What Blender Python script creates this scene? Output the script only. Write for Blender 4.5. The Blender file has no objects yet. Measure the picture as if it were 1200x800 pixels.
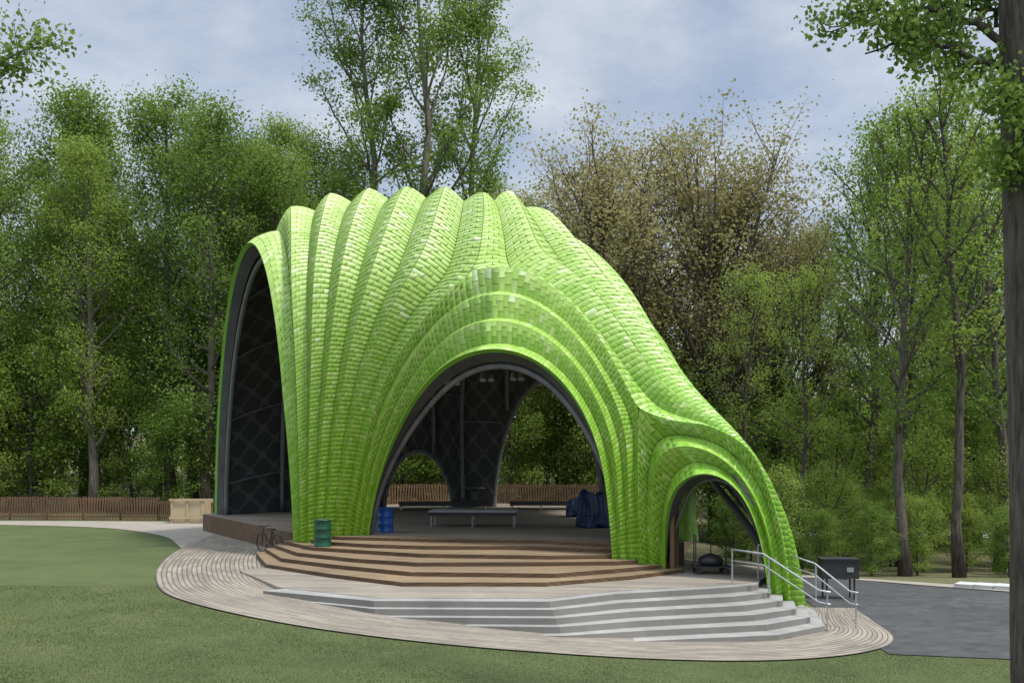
import bpy, bmesh, math, numpy as np
from mathutils import Vector, noise
rng=np.random.default_rng(7)
scn=bpy.context.scene
COL=scn.collection
# ------------------------------------------------------------------ helpers
def S(t):
    t=np.clip(t,0,1); return t*t*(3-2*t)
def h(x,y):
    x=np.asarray(x,float); y=np.asarray(y,float)
    z=.2-.85*S((x+8.5)/15)-1.2*S((x-4)/12)*S((y-30)/22)
    z=z+.05*np.clip(y-80,0,200)*S((y-80)/40)
    return z
def link(o,parent=None,label=None,cat=None,group=None,kind=None):
    COL.objects.link(o)
    if parent is not None: o.parent=parent
    if label: o["label"]=label
    if cat: o["category"]=cat
    if group: o["group"]=group
    if kind: o["kind"]=kind
    return o
def mesh(name,V,F,mat=None,smooth=False,uv=None,attr=None):
    me=bpy.data.meshes.new(name)
    V=np.asarray(V,dtype=np.float32)
    if isinstance(F,np.ndarray) and F.ndim==2:
        n,k=F.shape
        me.vertices.add(len(V)); me.vertices.foreach_set('co',V.ravel())
        me.loops.add(n*k); me.loops.foreach_set('vertex_index',F.ravel().astype(np.int32))
        me.polygons.add(n); me.polygons.foreach_set('loop_start',(np.arange(n)*k).astype(np.int32))
        me.polygons.foreach_set('loop_total',np.full(n,k,dtype=np.int32))
        me.update(calc_edges=True)
    else:
        me.from_pydata([tuple(map(float,v)) for v in V],[],[tuple(map(int,f)) for f in F])
    if uv is not None:
        l=me.uv_layers.new(name='UVMap'); l.data.foreach_set('uv',np.asarray(uv,dtype=np.float32).ravel())
    if attr is not None:
        a=me.attributes.new('tint','FLOAT','FACE'); a.data.foreach_set('value',np.asarray(attr,dtype=np.float32))
    if smooth: me.polygons.foreach_set('use_smooth',np.ones(len(me.polygons),dtype=bool))
    if mat: me.materials.append(mat)
    me.validate(); me.update()
    return me
class Acc:
    def __init__(s): s.V=[]; s.F=[]; s.n=0
    def add(s,V,F):
        V=np.asarray(V,float); s.V.append(V); s.F+= [tuple(int(i)+s.n for i in f) for f in F]; s.n+=len(V); return s
    def box(s,c,d,rz=0,ry=0):
        c=np.array(c,float); x,y,z=[q/2 for q in d]
        v=np.array([(i*x,j*y,k*z) for k in(-1,1) for j in(-1,1) for i in(-1,1)])
        if ry: a=math.cos(ry);b=math.sin(ry); v=np.stack([v[:,0]*a+v[:,2]*b,v[:,1],-v[:,0]*b+v[:,2]*a],1)
        a=math.cos(rz);b=math.sin(rz); v=np.stack([v[:,0]*a-v[:,1]*b,v[:,0]*b+v[:,1]*a,v[:,2]],1)+c
        return s.add(v,[(0,2,3,1),(4,5,7,6),(0,1,5,4),(2,6,7,3),(0,4,6,2),(1,3,7,5)])
    def tube(s,p,r,k=8,cap=True):
        V,F=tube(p,r,k,cap); return s.add(V,F)
    def lathe(s,prof,c=(0,0,0),k=28):
        V=[];F=[]
        for r,z in prof:
            for i in range(k):
                a=2*math.pi*i/k; V.append((c[0]+r*math.cos(a),c[1]+r*math.sin(a),c[2]+z))
        m=len(prof)
        for j in range(m-1):
            for i in range(k):
                F.append((j*k+i,j*k+(i+1)%k,(j+1)*k+(i+1)%k,(j+1)*k+i))
        F.append(tuple(range(k))[::-1]); F.append(tuple((m-1)*k+i for i in range(k)))
        return s.add(V,F)
    def slab(s,poly,z0,z1):
        n=len(poly); V=[(p[0],p[1],z0) for p in poly]+[(p[0],p[1],z1) for p in poly]
        F=[tuple(range(n))[::-1],tuple(range(n,2*n))]+[(i,(i+1)%n,n+(i+1)%n,n+i) for i in range(n)]
        return s.add(V,F)
    def obj(s,name,mat,parent=None,smooth=False,**k):
        o=bpy.data.objects.new(name,mesh(name,np.concatenate(s.V),s.F,mat,smooth))
        return link(o,parent,**k)
def tube(p,r,k=8,cap=True):
    p=np.asarray(p,float); n=len(p); r=np.broadcast_to(np.asarray(r,float),(n,))
    t=np.gradient(p,axis=0); t/=np.linalg.norm(t,axis=1,keepdims=True)+1e-9
    ref=np.array([0,0,1.]) if abs(t[:,2]).mean()<.8 else np.array([1.,0,0])
    a=np.cross(t,ref); a/=np.linalg.norm(a,axis=1,keepdims=True)+1e-9
    b=np.cross(t,a)
    an=np.arange(k)*2*math.pi/k
    V=(p[:,None]+r[:,None,None]*(np.cos(an)[None,:,None]*a[:,None]+np.sin(an)[None,:,None]*b[:,None])).reshape(-1,3)
    F=[(j*k+i,j*k+(i+1)%k,(j+1)*k+(i+1)%k,(j+1)*k+i) for j in range(n-1) for i in range(k)]
    if cap: F.append(tuple(range(k))[::-1]); F.append(tuple((n-1)*k+i for i in range(k)))
    return V,F
def empty(name,loc,**k):
    o=bpy.data.objects.new(name,None); o.location=loc; o.empty_display_size=.2
    return link(o,**k)
def keep(parent):
    bpy.context.view_layer.update()
    m=parent.matrix_world.inverted()
    for c in parent.children: c.matrix_parent_inverse=m
def catmull(P,m=40):
    P=np.asarray(P,float); Q=np.vstack([2*P[0]-P[1],P,2*P[-1]-P[-2]]); out=[]
    for i in range(1,len(Q)-2):
        p0,p1,p2,p3=Q[i-1:i+3]
        d=[max(np.linalg.norm(b-a),1e-6)**.5 for a,b in((p0,p1),(p1,p2),(p2,p3))]
        t0=0;t1=d[0];t2=t1+d[1];t3=t2+d[2]
        t=np.linspace(t1,t2,m,endpoint=False)[:,None]
        A1=(t1-t)/(t1-t0)*p0+(t-t0)/(t1-t0)*p1; A2=(t2-t)/(t2-t1)*p1+(t-t1)/(t2-t1)*p2; A3=(t3-t)/(t3-t2)*p2+(t-t2)/(t3-t2)*p3
        B1=(t2-t)/(t2-t0)*A1+(t-t0)/(t2-t0)*A2; B2=(t3-t)/(t3-t1)*A2+(t-t1)/(t3-t1)*A3
        out.append((t2-t)/(t2-t1)*B1+(t-t1)/(t2-t1)*B2)
    out.append(P[-1][None]); return np.vstack(out)
def alen(P): return np.concatenate([[0],np.cumsum(np.linalg.norm(np.diff(P,axis=0),axis=1))])
def at(P,f):
    L=alen(P); f=np.asarray(f)*L[-1]
    return np.stack([np.interp(f,L,P[:,i]) for i in range(P.shape[1])],-1)
def rs(P,n): return at(P,np.linspace(0,1,n))
def split(P,q):
    i=int(np.argmin(np.linalg.norm(P-np.array(q),axis=1))); return P[:i+1],P[i:]
def inpoly(x,y,poly):
    ins=np.zeros(x.shape,bool); n=len(poly)
    for i in range(n):
        x1,y1=poly[i];x2,y2=poly[(i+1)%n]
        c=((y1>y)!=(y2>y)); 
        with np.errstate(divide='ignore',invalid='ignore'):
            c&= x<(x2-x1)*(y-y1)/(y2-y1+1e-12)+x1
        ins^=c
    return ins
# ------------------------------------------------------------------ materials
def newmat(name):
    m=bpy.data.materials.new(name); m.use_nodes=True; nt=m.node_tree
    b=nt.nodes['Principled BSDF']; return m,nt,b
def nd(nt,t,**k):
    n=nt.nodes.new(t)
    for a,v in k.items():
        if a.startswith('_'): n.inputs[a[1:].replace('_',' ')].default_value=v
        else: setattr(n,a,v)
    return n
def math_(nt,op,a,b=None,c=None):
    n=nt.nodes.new('ShaderNodeMath'); n.operation=op
    for i,v in enumerate((a,b,c)):
        if v is None: continue
        if hasattr(v,'is_linked'): nt.links.new(v,n.inputs[i])
        else: n.inputs[i].default_value=v
    return n.outputs[0]
def ramp(nt,fac,stops,interp='LINEAR'):
    r=nt.nodes.new('ShaderNodeValToRGB'); r.color_ramp.interpolation=interp
    e=r.color_ramp.elements
    while len(e)<len(stops): e.new(.5)
    for i,(p,c) in enumerate(stops): e[i].position=p; e[i].color=(*c,1) if len(c)==3 else c
    nt.links.new(fac,r.inputs[0]); return r.outputs[0]
def mixc(nt,f,a,b,mode='MIX'):
    n=nt.nodes.new('ShaderNodeMix'); n.data_type='RGBA'; n.blend_type=mode
    for s,v in((n.inputs[0],f),(n.inputs[6],a),(n.inputs[7],b)):
        if hasattr(v,'is_linked'): nt.links.new(v,s)
        else: s.default_value=v if not isinstance(v,tuple) else (*v,1)
    return n.outputs[2]
def coords(nt,obj=True):
    if obj: return nd(nt,'ShaderNodeTexCoord').outputs['Object']
    return nd(nt,'ShaderNodeNewGeometry').outputs['Position']
def noisef(nt,vec,scale,detail=4,rough=.6):
    n=nd(nt,'ShaderNodeTexNoise',_Scale=scale,_Detail=detail,_Roughness=rough); nt.links.new(vec,n.inputs['Vector']); return n.outputs['Fac']
def bump(nt,b,hgt,s=.3,d=.02):
    n=nd(nt,'ShaderNodeBump',_Strength=s,_Distance=d); nt.links.new(hgt,n.inputs['Height']); nt.links.new(n.outputs[0],b.inputs['Normal'])
def upf(nt):
    gm=nd(nt,'ShaderNodeNewGeometry'); sn=nd(nt,'ShaderNodeSeparateXYZ'); nt.links.new(gm.outputs['True Normal'],sn.inputs[0])
    return math_(nt,'GREATER_THAN',sn.outputs[2],.5)
def simple(name,c1,c2,scale=3,rough=.7,metal=0,bs=.2,bd=.01,side=None,blot=0):
    m,nt,b=newmat(name); v=coords(nt,False); f=noisef(nt,v,scale,6)
    c=ramp(nt,f,[(.3,c1),(.7,c2)])
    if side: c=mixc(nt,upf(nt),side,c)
    if blot: c=mixc(nt,1.0,c,ramp(nt,noisef(nt,v,.25,5,.7),[(.35,(1-blot,)*3),(.65,(1,1,1))]),'MULTIPLY')
    nt.links.new(c,b.inputs['Base Color']); b.inputs['Roughness'].default_value=rough; b.inputs['Metallic'].default_value=metal
    bump(nt,b,noisef(nt,v,scale*6,3),bs,bd); return m
def planks(name,top,side,width=.14,ang=0,uvmode=False,gap=.1,length=3.,gs=.75,dkf=.62):
    m,nt,b=newmat(name)
    if uvmode: v=nd(nt,'ShaderNodeTexCoord').outputs['UV']
    else:
        mp=nd(nt,'ShaderNodeMapping'); mp.inputs['Rotation'].default_value=(0,0,ang); nt.links.new(coords(nt,False),mp.inputs[0]); v=mp.outputs[0]
    sp=nd(nt,'ShaderNodeSeparateXYZ'); nt.links.new(v,sp.inputs[0])
    if uvmode: row=math_(nt,'DIVIDE',sp.outputs[1],width)
    else: row=math_(nt,'DIVIDE',math_(nt,'ADD',sp.outputs[1],math_(nt,'MULTIPLY',sp.outputs[2],.93)),width)
    fl=math_(nt,'FLOOR',row); fr=math_(nt,'FRACT',row)
    col=math_(nt,'FLOOR',math_(nt,'ADD',math_(nt,'DIVIDE',sp.outputs[0],length),math_(nt,'MULTIPLY',fl,.37)))
    cb=nd(nt,'ShaderNodeCombineXYZ'); nt.links.new(fl,cb.inputs[0]); nt.links.new(col,cb.inputs[1])
    wn=nd(nt,'ShaderNodeTexWhiteNoise',noise_dimensions='3D'); nt.links.new(cb.outputs[0],wn.inputs['Vector'])
    st=nd(nt,'ShaderNodeMapping'); st.inputs['Scale'].default_value=(.6,12,12); nt.links.new(v,st.inputs[0])
    g=noisef(nt,st.outputs[0],1.5,5)
    val=math_(nt,'ADD',math_(nt,'MULTIPLY',wn.outputs['Value'],.5),math_(nt,'MULTIPLY',g,.5))
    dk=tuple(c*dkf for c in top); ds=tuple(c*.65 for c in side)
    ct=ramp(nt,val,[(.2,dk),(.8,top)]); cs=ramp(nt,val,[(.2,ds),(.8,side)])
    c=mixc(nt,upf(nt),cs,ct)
    gp=math_(nt,'LESS_THAN',fr,gap)
    c=mixc(nt,math_(nt,'MULTIPLY',gp,gs),c,(.03,.025,.02))
    big=noisef(nt,coords(nt,False),.5,5)
    c=mixc(nt,1.0,c,ramp(nt,big,[(.3,(.7,.7,.7)),(.7,(1,1,.98))]),'MULTIPLY')
    nt.links.new(c,b.inputs['Base Color']); b.inputs['Roughness'].default_value=.8
    bump(nt,b,math_(nt,'SUBTRACT',1,gp),.5,.01); return m
def shingles():
    m,nt,b=newmat('green_shingles'); val=nd(nt,'ShaderNodeAttribute',attribute_name='tint').outputs['Fac']
    v1=math_(nt,'FRACT',val)
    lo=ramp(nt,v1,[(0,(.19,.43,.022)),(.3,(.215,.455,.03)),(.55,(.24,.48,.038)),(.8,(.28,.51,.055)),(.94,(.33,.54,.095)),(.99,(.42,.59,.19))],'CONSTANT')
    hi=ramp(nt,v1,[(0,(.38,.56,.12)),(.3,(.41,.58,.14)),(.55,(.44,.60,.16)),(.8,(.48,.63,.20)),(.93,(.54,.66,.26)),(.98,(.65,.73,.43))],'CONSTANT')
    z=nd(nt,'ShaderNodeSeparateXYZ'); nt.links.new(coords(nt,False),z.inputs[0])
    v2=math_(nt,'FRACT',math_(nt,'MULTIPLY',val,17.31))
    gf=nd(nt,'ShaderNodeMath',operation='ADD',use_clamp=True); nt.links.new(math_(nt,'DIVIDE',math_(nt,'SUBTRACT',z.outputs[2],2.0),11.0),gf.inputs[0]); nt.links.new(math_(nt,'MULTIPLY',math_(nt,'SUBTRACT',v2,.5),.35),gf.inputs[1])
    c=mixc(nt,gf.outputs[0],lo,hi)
    dirt=noisef(nt,coords(nt,False),1.2,6)
    c=mixc(nt,1.0,c,ramp(nt,dirt,[(.3,(.9,.9,.9)),(.7,(1,1,1))]),'MULTIPLY')
    nt.links.new(c,b.inputs['Base Color'])
    v3=math_(nt,'FRACT',math_(nt,'MULTIPLY',val,7.77))
    nt.links.new(ramp(nt,v3,[(0,(.16,)*3),(.05,(.34,)*3),(1,(.48,)*3)]),b.inputs['Roughness']); return m
def liningm():
    m,nt,b=newmat('cellular_lining'); uv=nd(nt,'ShaderNodeTexCoord').outputs['UV']; sp=nd(nt,'ShaderNodeSeparateXYZ'); nt.links.new(uv,sp.inputs[0])
    u0=math_(nt,'MULTIPLY',sp.outputs[0],1.1); v0=math_(nt,'MULTIPLY',sp.outputs[1],.30)
    v=math_(nt,'SUBTRACT',u0,v0); u=math_(nt,'ADD',u0,v0)
    fu=math_(nt,'ABSOLUTE',math_(nt,'SUBTRACT',math_(nt,'FRACT',u),.5))
    fv=math_(nt,'ABSOLUTE',math_(nt,'SUBTRACT',math_(nt,'FRACT',v),.5))
    d=math_(nt,'ADD',math_(nt,'POWER',math_(nt,'DIVIDE',fu,.44),3.5),math_(nt,'POWER',math_(nt,'DIVIDE',fv,.44),3.5))
    f=math_(nt,'LESS_THAN',d,1.0)
    nt.links.new(mixc(nt,f,(.085,.087,.083),(.04,.042,.04)),b.inputs['Base Color']); b.inputs['Roughness'].default_value=.8
    bump(nt,b,math_(nt,'SUBTRACT',1,f),1,.06); return m
M_sh=shingles()
M_under=simple('shingle_backing',(.09,.22,.014),(.11,.26,.022),2,.8)
M_rim=simple('green_rim_trim',(.13,.33,.02),(.17,.38,.03),1.5,.5)
M_lin=liningm(); M_linr=simple('dark_frame',(.035,.037,.036),(.075,.078,.075),.9,.8)
M_steel=simple('painted_steel',(.11,.115,.115),(.18,.185,.185),2,.5,.1)
M_galv=simple('galvanised_steel',(.42,.43,.44),(.55,.56,.57),4,.35,.7)
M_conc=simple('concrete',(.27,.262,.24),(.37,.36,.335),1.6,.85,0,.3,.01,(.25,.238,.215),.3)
M_asph=simple('asphalt',(.04,.04,.04),(.085,.084,.083),2.5,.9,0,.6,.02,None,.35)
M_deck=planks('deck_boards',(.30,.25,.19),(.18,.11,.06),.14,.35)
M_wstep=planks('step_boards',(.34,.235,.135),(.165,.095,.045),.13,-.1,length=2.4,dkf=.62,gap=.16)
M_walk=planks('boardwalk_boards',(.36,.31,.245),(.2,.15,.1),.16,0,True,.24,.8,.7)
M_ter=planks('terrace_boards',(.35,.30,.24),(.34,.34,.32),.15,.1)
M_path=simple('path_gravel',(.25,.22,.18),(.33,.295,.245),1.5,.9)
M_fence=planks('fence_boards',(.22,.13,.07),(.21,.12,.062),.35,0,gap=.02)
M_ply=simple('plywood',(.42,.33,.20),(.52,.42,.27),2,.7)
M_black=simple('black_rubber',(.012,.012,.013),(.03,.03,.032),5,.5)
M_dark=simple('dark_metal',(.03,.03,.032),(.05,.05,.052),4,.45,.3)
M_blue=simple('blue_drum_paint',(.015,.08,.34),(.02,.11,.42),4,.35)
M_green=simple('green_drum_paint',(.007,.055,.028),(.01,.08,.042),4,.35)
M_tarp=simple('navy_tarp',(.008,.022,.06),(.018,.045,.12),3,.4,0,.4,.03)
M_top=simple('platform_top',(.38,.38,.37),(.5,.5,.48),2,.6)
M_lamp=simple('lamp_white',(.4,.4,.4),(.52,.52,.52),4,.4)
def barkm(name,c1,c2):
    m,nt,b=newmat(name); mp=nd(nt,'ShaderNodeMapping'); mp.inputs['Scale'].default_value=(9,9,1.3); nt.links.new(coords(nt),mp.inputs[0])
    f=noisef(nt,mp.outputs[0],1.2,6); nt.links.new(ramp(nt,f,[(.35,c1),(.65,c2)]),b.inputs['Base Color']); b.inputs['Roughness'].default_value=.95
    bump(nt,b,f,1,.06); return m
M_bark=barkm('bark_grey',(.08,.068,.055),(.21,.185,.15)); M_bark2=barkm('bark_dark',(.03,.024,.018),(.12,.10,.08)); M_bark3=barkm('bark_brown',(.055,.045,.035),(.16,.135,.11))
def leafm(name,stops):
    m,nt,b=newmat(name); a=nd(nt,'ShaderNodeAttribute',attribute_name='tint')
    oi=nd(nt,'ShaderNodeObjectInfo')
    f=math_(nt,'ADD',a.outputs['Fac'],math_(nt,'MULTIPLY',math_(nt,'SUBTRACT',oi.outputs['Random'],.5),.35))
    c=ramp(nt,f,stops)
    df=nd(nt,'ShaderNodeBsdfDiffuse'); tr=nd(nt,'ShaderNodeBsdfTranslucent'); mx=nd(nt,'ShaderNodeMixShader'); mx.inputs[0].default_value=.5
    nt.links.new(c,df.inputs[0]); nt.links.new(c,tr.inputs[0]); nt.links.new(df.outputs[0],mx.inputs[1]); nt.links.new(tr.outputs[0],mx.inputs[2])
    nt.links.new(mx.outputs[0],nt.nodes['Material Output'].inputs[0]); nt.nodes.remove(b); return m
M_lf=leafm('leaves_green',[(0,(.11,.17,.035)),(.5,(.19,.285,.058)),(1,(.28,.38,.095))])
M_lfy=leafm('leaves_spring',[(0,(.17,.235,.042)),(.5,(.26,.35,.07)),(1,(.35,.43,.12))])
M_lfo=leafm('leaves_olive',[(0,(.20,.185,.07)),(.5,(.31,.285,.12)),(1,(.41,.37,.19))])
M_lfd=leafm('leaves_deep_green',[(0,(.09,.15,.034)),(.5,(.165,.25,.052)),(1,(.245,.33,.085))])
M_grass=leafm('grass_blades',[(0,(.055,.075,.02)),(.5,(.085,.11,.03)),(1,(.125,.145,.048))])
def groundm():
    m,nt,b=newmat('ground'); p=coords(nt,False); sp=nd(nt,'ShaderNodeSeparateXYZ'); nt.links.new(p,sp.inputs[0])
    n1=noisef(nt,p,.8,6,.65); n2=noisef(nt,p,30,5,.7); n3=noisef(nt,p,.12,6,.65)
    v=math_(nt,'ADD',math_(nt,'ADD',math_(nt,'MULTIPLY',n1,.3),math_(nt,'MULTIPLY',n3,.3)),math_(nt,'MULTIPLY',n2,.4))
    lawn=ramp(nt,v,[(.38,(.045,.062,.016)),(.5,(.075,.097,.026)),(.62,(.115,.13,.042))])
    wood=ramp(nt,v,[(.3,(.08,.085,.03)),(.5,(.13,.12,.055)),(.7,(.10,.15,.038))])
    lim=math_(nt,'SUBTRACT',57,math_(nt,'MULTIPLY',math_(nt,'SMOOTH_MIN',math_(nt,'MAXIMUM',math_(nt,'ADD',sp.outputs[0],2),0),12,1),1.75))
    f=math_(nt,'GREATER_THAN',math_(nt,'ADD',sp.outputs[1],math_(nt,'MULTIPLY',n1,3)),math_(nt,'ADD',lim,1.5))
    nt.links.new(mixc(nt,f,lawn,wood),b.inputs['Base Color']); b.inputs['Roughness'].default_value=1
    bump(nt,b,n2,.8,.04); return m
# ------------------------------------------------------------------ ground
def axis(lo,hi,d,far):
    a=list(np.arange(lo,hi+.01,d)); s=d
    while a[-1]<far: s*=1.35; a.append(a[-1]+s)
    s=d
    while a[0]>-far: s*=1.35; a.insert(0,a[0]-s)
    return np.array(a)
gx=axis(-45,45,.8,500); gy=axis(2,90,.8,700); gy=gy[gy>-60]
X,Y=np.meshgrid(gx,gy); Z=h(X,Y); nx,ny=len(gx),len(gy)
idx=np.arange(nx*ny).reshape(ny,nx)
F=np.stack([idx[:-1,:-1],idx[:-1,1:],idx[1:,1:],idx[1:,:-1]],-1).reshape(-1,4)
link(bpy.data.objects.new('ground',mesh('ground',np.stack([X,Y,Z],-1).reshape(-1,3),F,groundm(),True)),kind='structure')
def loft(name,A,B,mat,dz,n=90,m=14,kind='structure'):
    A=rs(catmull(np.array(A,float)),n);B=rs(catmull(np.array(B,float)),n)
    s=np.linspace(0,1,m)[None,:,None]; P=A[:,None]*(1-s)+B[:,None]*s
    z=h(P[...,0],P[...,1])+dz; V=np.concatenate([P,z[...,None]],-1).reshape(-1,3)
    I=np.arange(n*m).reshape(n,m); F=np.stack([I[:-1,:-1],I[1:,:-1],I[1:,1:],I[:-1,1:]],-1).reshape(-1,4)
    LA=alen(A)
    U=np.stack([np.broadcast_to(LA[:,None],(n,m)),np.broadcast_to(s[0,:,0][None]*5.6,(n,m))],-1).reshape(-1,2)
    o=bpy.data.objects.new(name,mesh(name,V,F,mat,True,uv=U[F.ravel()])); return link(o,kind=kind)
bw_out=[(-14,50),(-13.3,44),(-12.6,38),(-11.6,33),(-10.2,28.5),(-8.6,25),(-6.45,22.6),(-4.2,21.2),(-1.7,20.6),(1,20.6),(3.5,20.8),(5.8,21.2),(7.4,21.8),(8.6,22.8),(9.2,24),(9.5,26),(9.8,28.5)]
bw_in=[(-8,50),(-8,44),(-7.5,38),(-6.6,33),(-5.8,29),(-5,27),(-4,26),(-2.5,25.5),(-.5,25.5),(1,25.5),(3,26),(4.5,26),(5.5,26),(6,26.3),(6.3,27),(6.6,27.5),(7.6,28.7)]
loft('boardwalk',bw_out,bw_in,M_walk,.03,160,40)
road_n=[(8.3,21.9),(13,20.8),(22,18.5),(44,12)]; road_f=[(9.3,36.5),(12.0,37.2),(15,33.2),(20,28.6),(44,20)]
loft('road',road_n,road_f,M_asph,.02,80,30)
loft('verge',[(9.6,37.0),(12.2,37.3),(15.1,33.4),(20.1,28.8),(44,20.2)],[(9.6,38.2),(12.8,38.5),(16,34.4),(21,30),(44,22)],M_path,.03,80,6)
loft('timber_path',[(-45,52.2),(-28,51.4),(-20,48.8),(-15.5,44),(-12.6,38)],[(-45,54.5),(-28,54.2),(-19,53.6),(-15,52.8),(-12.5,52)],M_path,.02,90,10)
loft('far_road',[(20,70),(40,66),(80,60)],[(20,77),(40,73),(80,66)],simple('pale_paving',(.35,.35,.35),(.42,.42,.42)),.05,40,6)
kerb=Acc()
kp=np.array([(15.2,34.0),(16,33.4),(17.2,32.6),(18.6,31.6)]); kp=rs(catmull(kp),8)
for i in range(7):
    a,b_=kp[i],kp[i+1]; c=(a+b_)/2; kerb.box((c[0],c[1],float(h(*c))+.08),(np.linalg.norm(b_-a)-.01,.8,.16),math.atan2(*(b_-a)[::-1]))
kerb.obj('kerb',simple('pale_concrete',(.42,.42,.40),(.55,.55,.53)),kind='structure')
# ------------------------------------------------------------------ terrace, concrete steps, timber steps, deck
e0=np.array([(-6.4,25.6),(-3.3,23.8),(.9,23.7),(2.6,25.0),(5.6,26.2),(6.6,26.8),(7.0,28)])
e5=np.array([(-5.9,24.3),(-3.0,22.2),(1.3,21.9),(3.4,22.3),(6.4,22.9),(8.0,24.3),(8.5,27)])
ei=e0.copy(); ei[:,1]+=.45; ei[0]+=(.3,.1)
T=Acc(); T.slab([tuple(p) for p in ei]+[(8,31),(5,34),(-6,33.5),(-8.2,30)],-1.2,.27)
T.obj('terrace',M_ter,kind='structure')
cs=empty('concrete_steps',(2,24,-.5),label='pale concrete steps fanning down from the timber terrace',cat='steps')
for i in range(0,7):
    e=e0+(e5-e0)*i/6; a=Acc(); a.slab([tuple(p) for p in e]+[(8.3+.02*i,30.5),(6,30.8),(-4+.1*i,28-.1*i)],-1.3-.01*i,.26-.15*i)
    a.obj('step',M_conc,cs)
keep(cs)
w0=np.array([(-8.9,34.6),(-7.6,30.8),(-5.2,28.3),(-2.9,26.35),(.9,26.35),(3.3,27.8),(5.1,29.5)])
w4=np.array([(-7.5,35.4),(-5.9,33.9),(-4.6,33.6),(-2.6,33.0),(.8,32.6),(2.5,31.5),(3.3,30.8)])
ws=empty('timber_steps',(-1,29,.26),label='wide brown timber steps leading up to the stage deck',cat='steps')
tiers=[]; NT=6
for i in range(NT):
    w=w0+(w4-w0)*i/(NT-1)
    if 0<i<NT-1: w[2]+=(-.25,.25) if i%2 else (.2,-.3); w[4]+=(.3,-.3) if i%2 else (-.3,.25)
    z=.26+.122*(i+1) if i<NT-1 else .985
    tiers.append((w,z)); a=Acc(); a.slab([tuple(p) for p in w]+[(5.2-.1*i,31.5),(3+.1*i,36+.1*i),(-7+.02*i,38+.1*i)],-.3+.01*i,z)
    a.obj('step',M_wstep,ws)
keep(ws)
dk=empty('stage_deck',(-2,44,.2),label='broad timber stage deck under the green canopy',cat='stage')
a=Acc(); a.slab([(-7.9,35.6),(-5.9,34.3),(-4.6,34),(-2.6,33.4),(.8,33.0),(2.9,31.8),(4.3,31.2),(5.4,31.2),(6.0,36),(8,44),(7.5,55),(-2,58.5),(-12,55),(-14.6,47)],-.1,1.0)
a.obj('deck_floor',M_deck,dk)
a=Acc(); a.box((4.95,30.3,1.2),(.12,1.7,2.3),-.25); a.obj('side_wall',M_fence,dk)
keep(dk)
# ------------------------------------------------------------------ shell
s1=(-1.42,35.1,10.1); s2=(3.92,30.45,5.1)
AMf=catmull([(-5.75,34.3,.4),(-5.15,34,3.55),(-4.35,33.9,6.17),(-3.2,34.1,8.08),(-2.25,34.5,9.25),s1,(-1.1,37.4,12.2),(-1.25,41.5,14.45),(-1.8,45.5,13.3),(-2.3,50,9.5),(-2.6,53,5),(-2.6,54,.9)])
a1,a2=split(AMf,s1); a1=rs(a1,70); a2=rs(a2,131)
TSf=catmull([s1,(.15,34.4,10.0),(1.56,33.3,9.0),(2.73,31.95,7.45),(3.4,31.1,6.1),s2,(4.75,29.6,4.72),(5.8,28.6,4.5),(6.65,27.8,3.8),(7.15,27.3,2.41),(7.38,27,1.15),(7.5,26.9,-.7)])
b1,b2=split(TSf,s2); b1=rs(b1,61); b2=rs(b2,61)
c1=rs(catmull([(3.85,29.6,.0),(3.82,29.75,1.6),(3.8,29.85,3.06),s2]),61)
a1[-1]=a2[0]=b1[0]=s1; b1[-1]=b2[0]=c1[-1]=s2
def brk(C,segs):
    L=[alen(s)[-1] for s in segs]; tot=sum(L); f=[];acc=0
    for s,l in zip(segs,L):
        n=len(s); q=(acc+np.linspace(0,l,n))/tot; acc+=l; f.append(q if not f else q[1:])
    return at(C,np.concatenate(f))
def cat_(segs): return np.vstack([segs[0]]+[s[1:] for s in segs[1:]])
th=np.linspace(0,math.pi,200); n0=np.array([-7.5,34.4,.3]); f0=np.array([-13.8,46.6,.3])
A0=n0+(f0-n0)*((1-np.cos(th))/2)[:,None]+np.array([0,0,12.2])*np.sin(th)[:,None]
Am=catmull([(-6.65,34.1,.4),(-6.45,34,4.7),(-6.2,34.2,7.07),(-6.06,35,9.55),(-5.95,36.8,11.74),(-5.85,39,13.56),(-5.83,42,14.9),(-6.2,45.5,14.3),(-7,49,11),(-7.6,51.5,6.5),(-7.8,52.5,.9)])
segA=[a1,a2]; A1=cat_(segA)
Mr=catmull([(-5.0,34.3,.4),(-4.75,34.1,2.39),(-4.1,33.77,4.13),(-3.52,33.5,5.27),(-2.6,33,6.47),(-1.55,32.5,7.06),(-.547,31.94,7.2),(.56,31.36,6.92),(1.63,30.8,6.05),(2.42,30.4,4.7),(2.82,30.18,3.1),(3.0,30,1.25),(3.05,29.95,.2)])
segM=[a1,b1,c1[::-1]]; M1=cat_(segM); M0=brk(Mr,segM)
def sm1(C,sig):
    k=int(sig*3)+1; g=np.exp(-.5*(np.arange(-k,k+1)/max(sig,.01))**2); g/=g.sum()
    pad=np.vstack([2*C[0]-C[k:0:-1],C,2*C[-1]-C[-2:-k-2:-1]])
    return np.stack([np.convolve(pad[:,i],g,'valid') for i in range(3)],1)
Mm=(M0+M1)/2; sn=np.sin(np.linspace(0,math.pi,len(Mm)))[:,None]; Mm=Mm+sn*np.array([0,-.05,.12])
Sr=catmull([(4.55,29.5,-.2),(4.58,29.3,2.0),(4.82,28.9,2.98),(5.45,28.4,3.5),(6.1,27.95,3.3),(6.65,27.6,2.5),(6.93,27.3,1.36),(7.03,27.1,-.7)])
segS=[c1,b2]; S1=cat_(segS); S0=brk(Sr,segS); Sm=(S0+S1)/2; sn=np.sin(np.linspace(0,math.pi,len(Sm)))[:,None]; Sm=Sm+sn*np.array([0,-.05,.05])
segT=[a2[::-1],b1,b2]; T0=cat_(segT)
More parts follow.
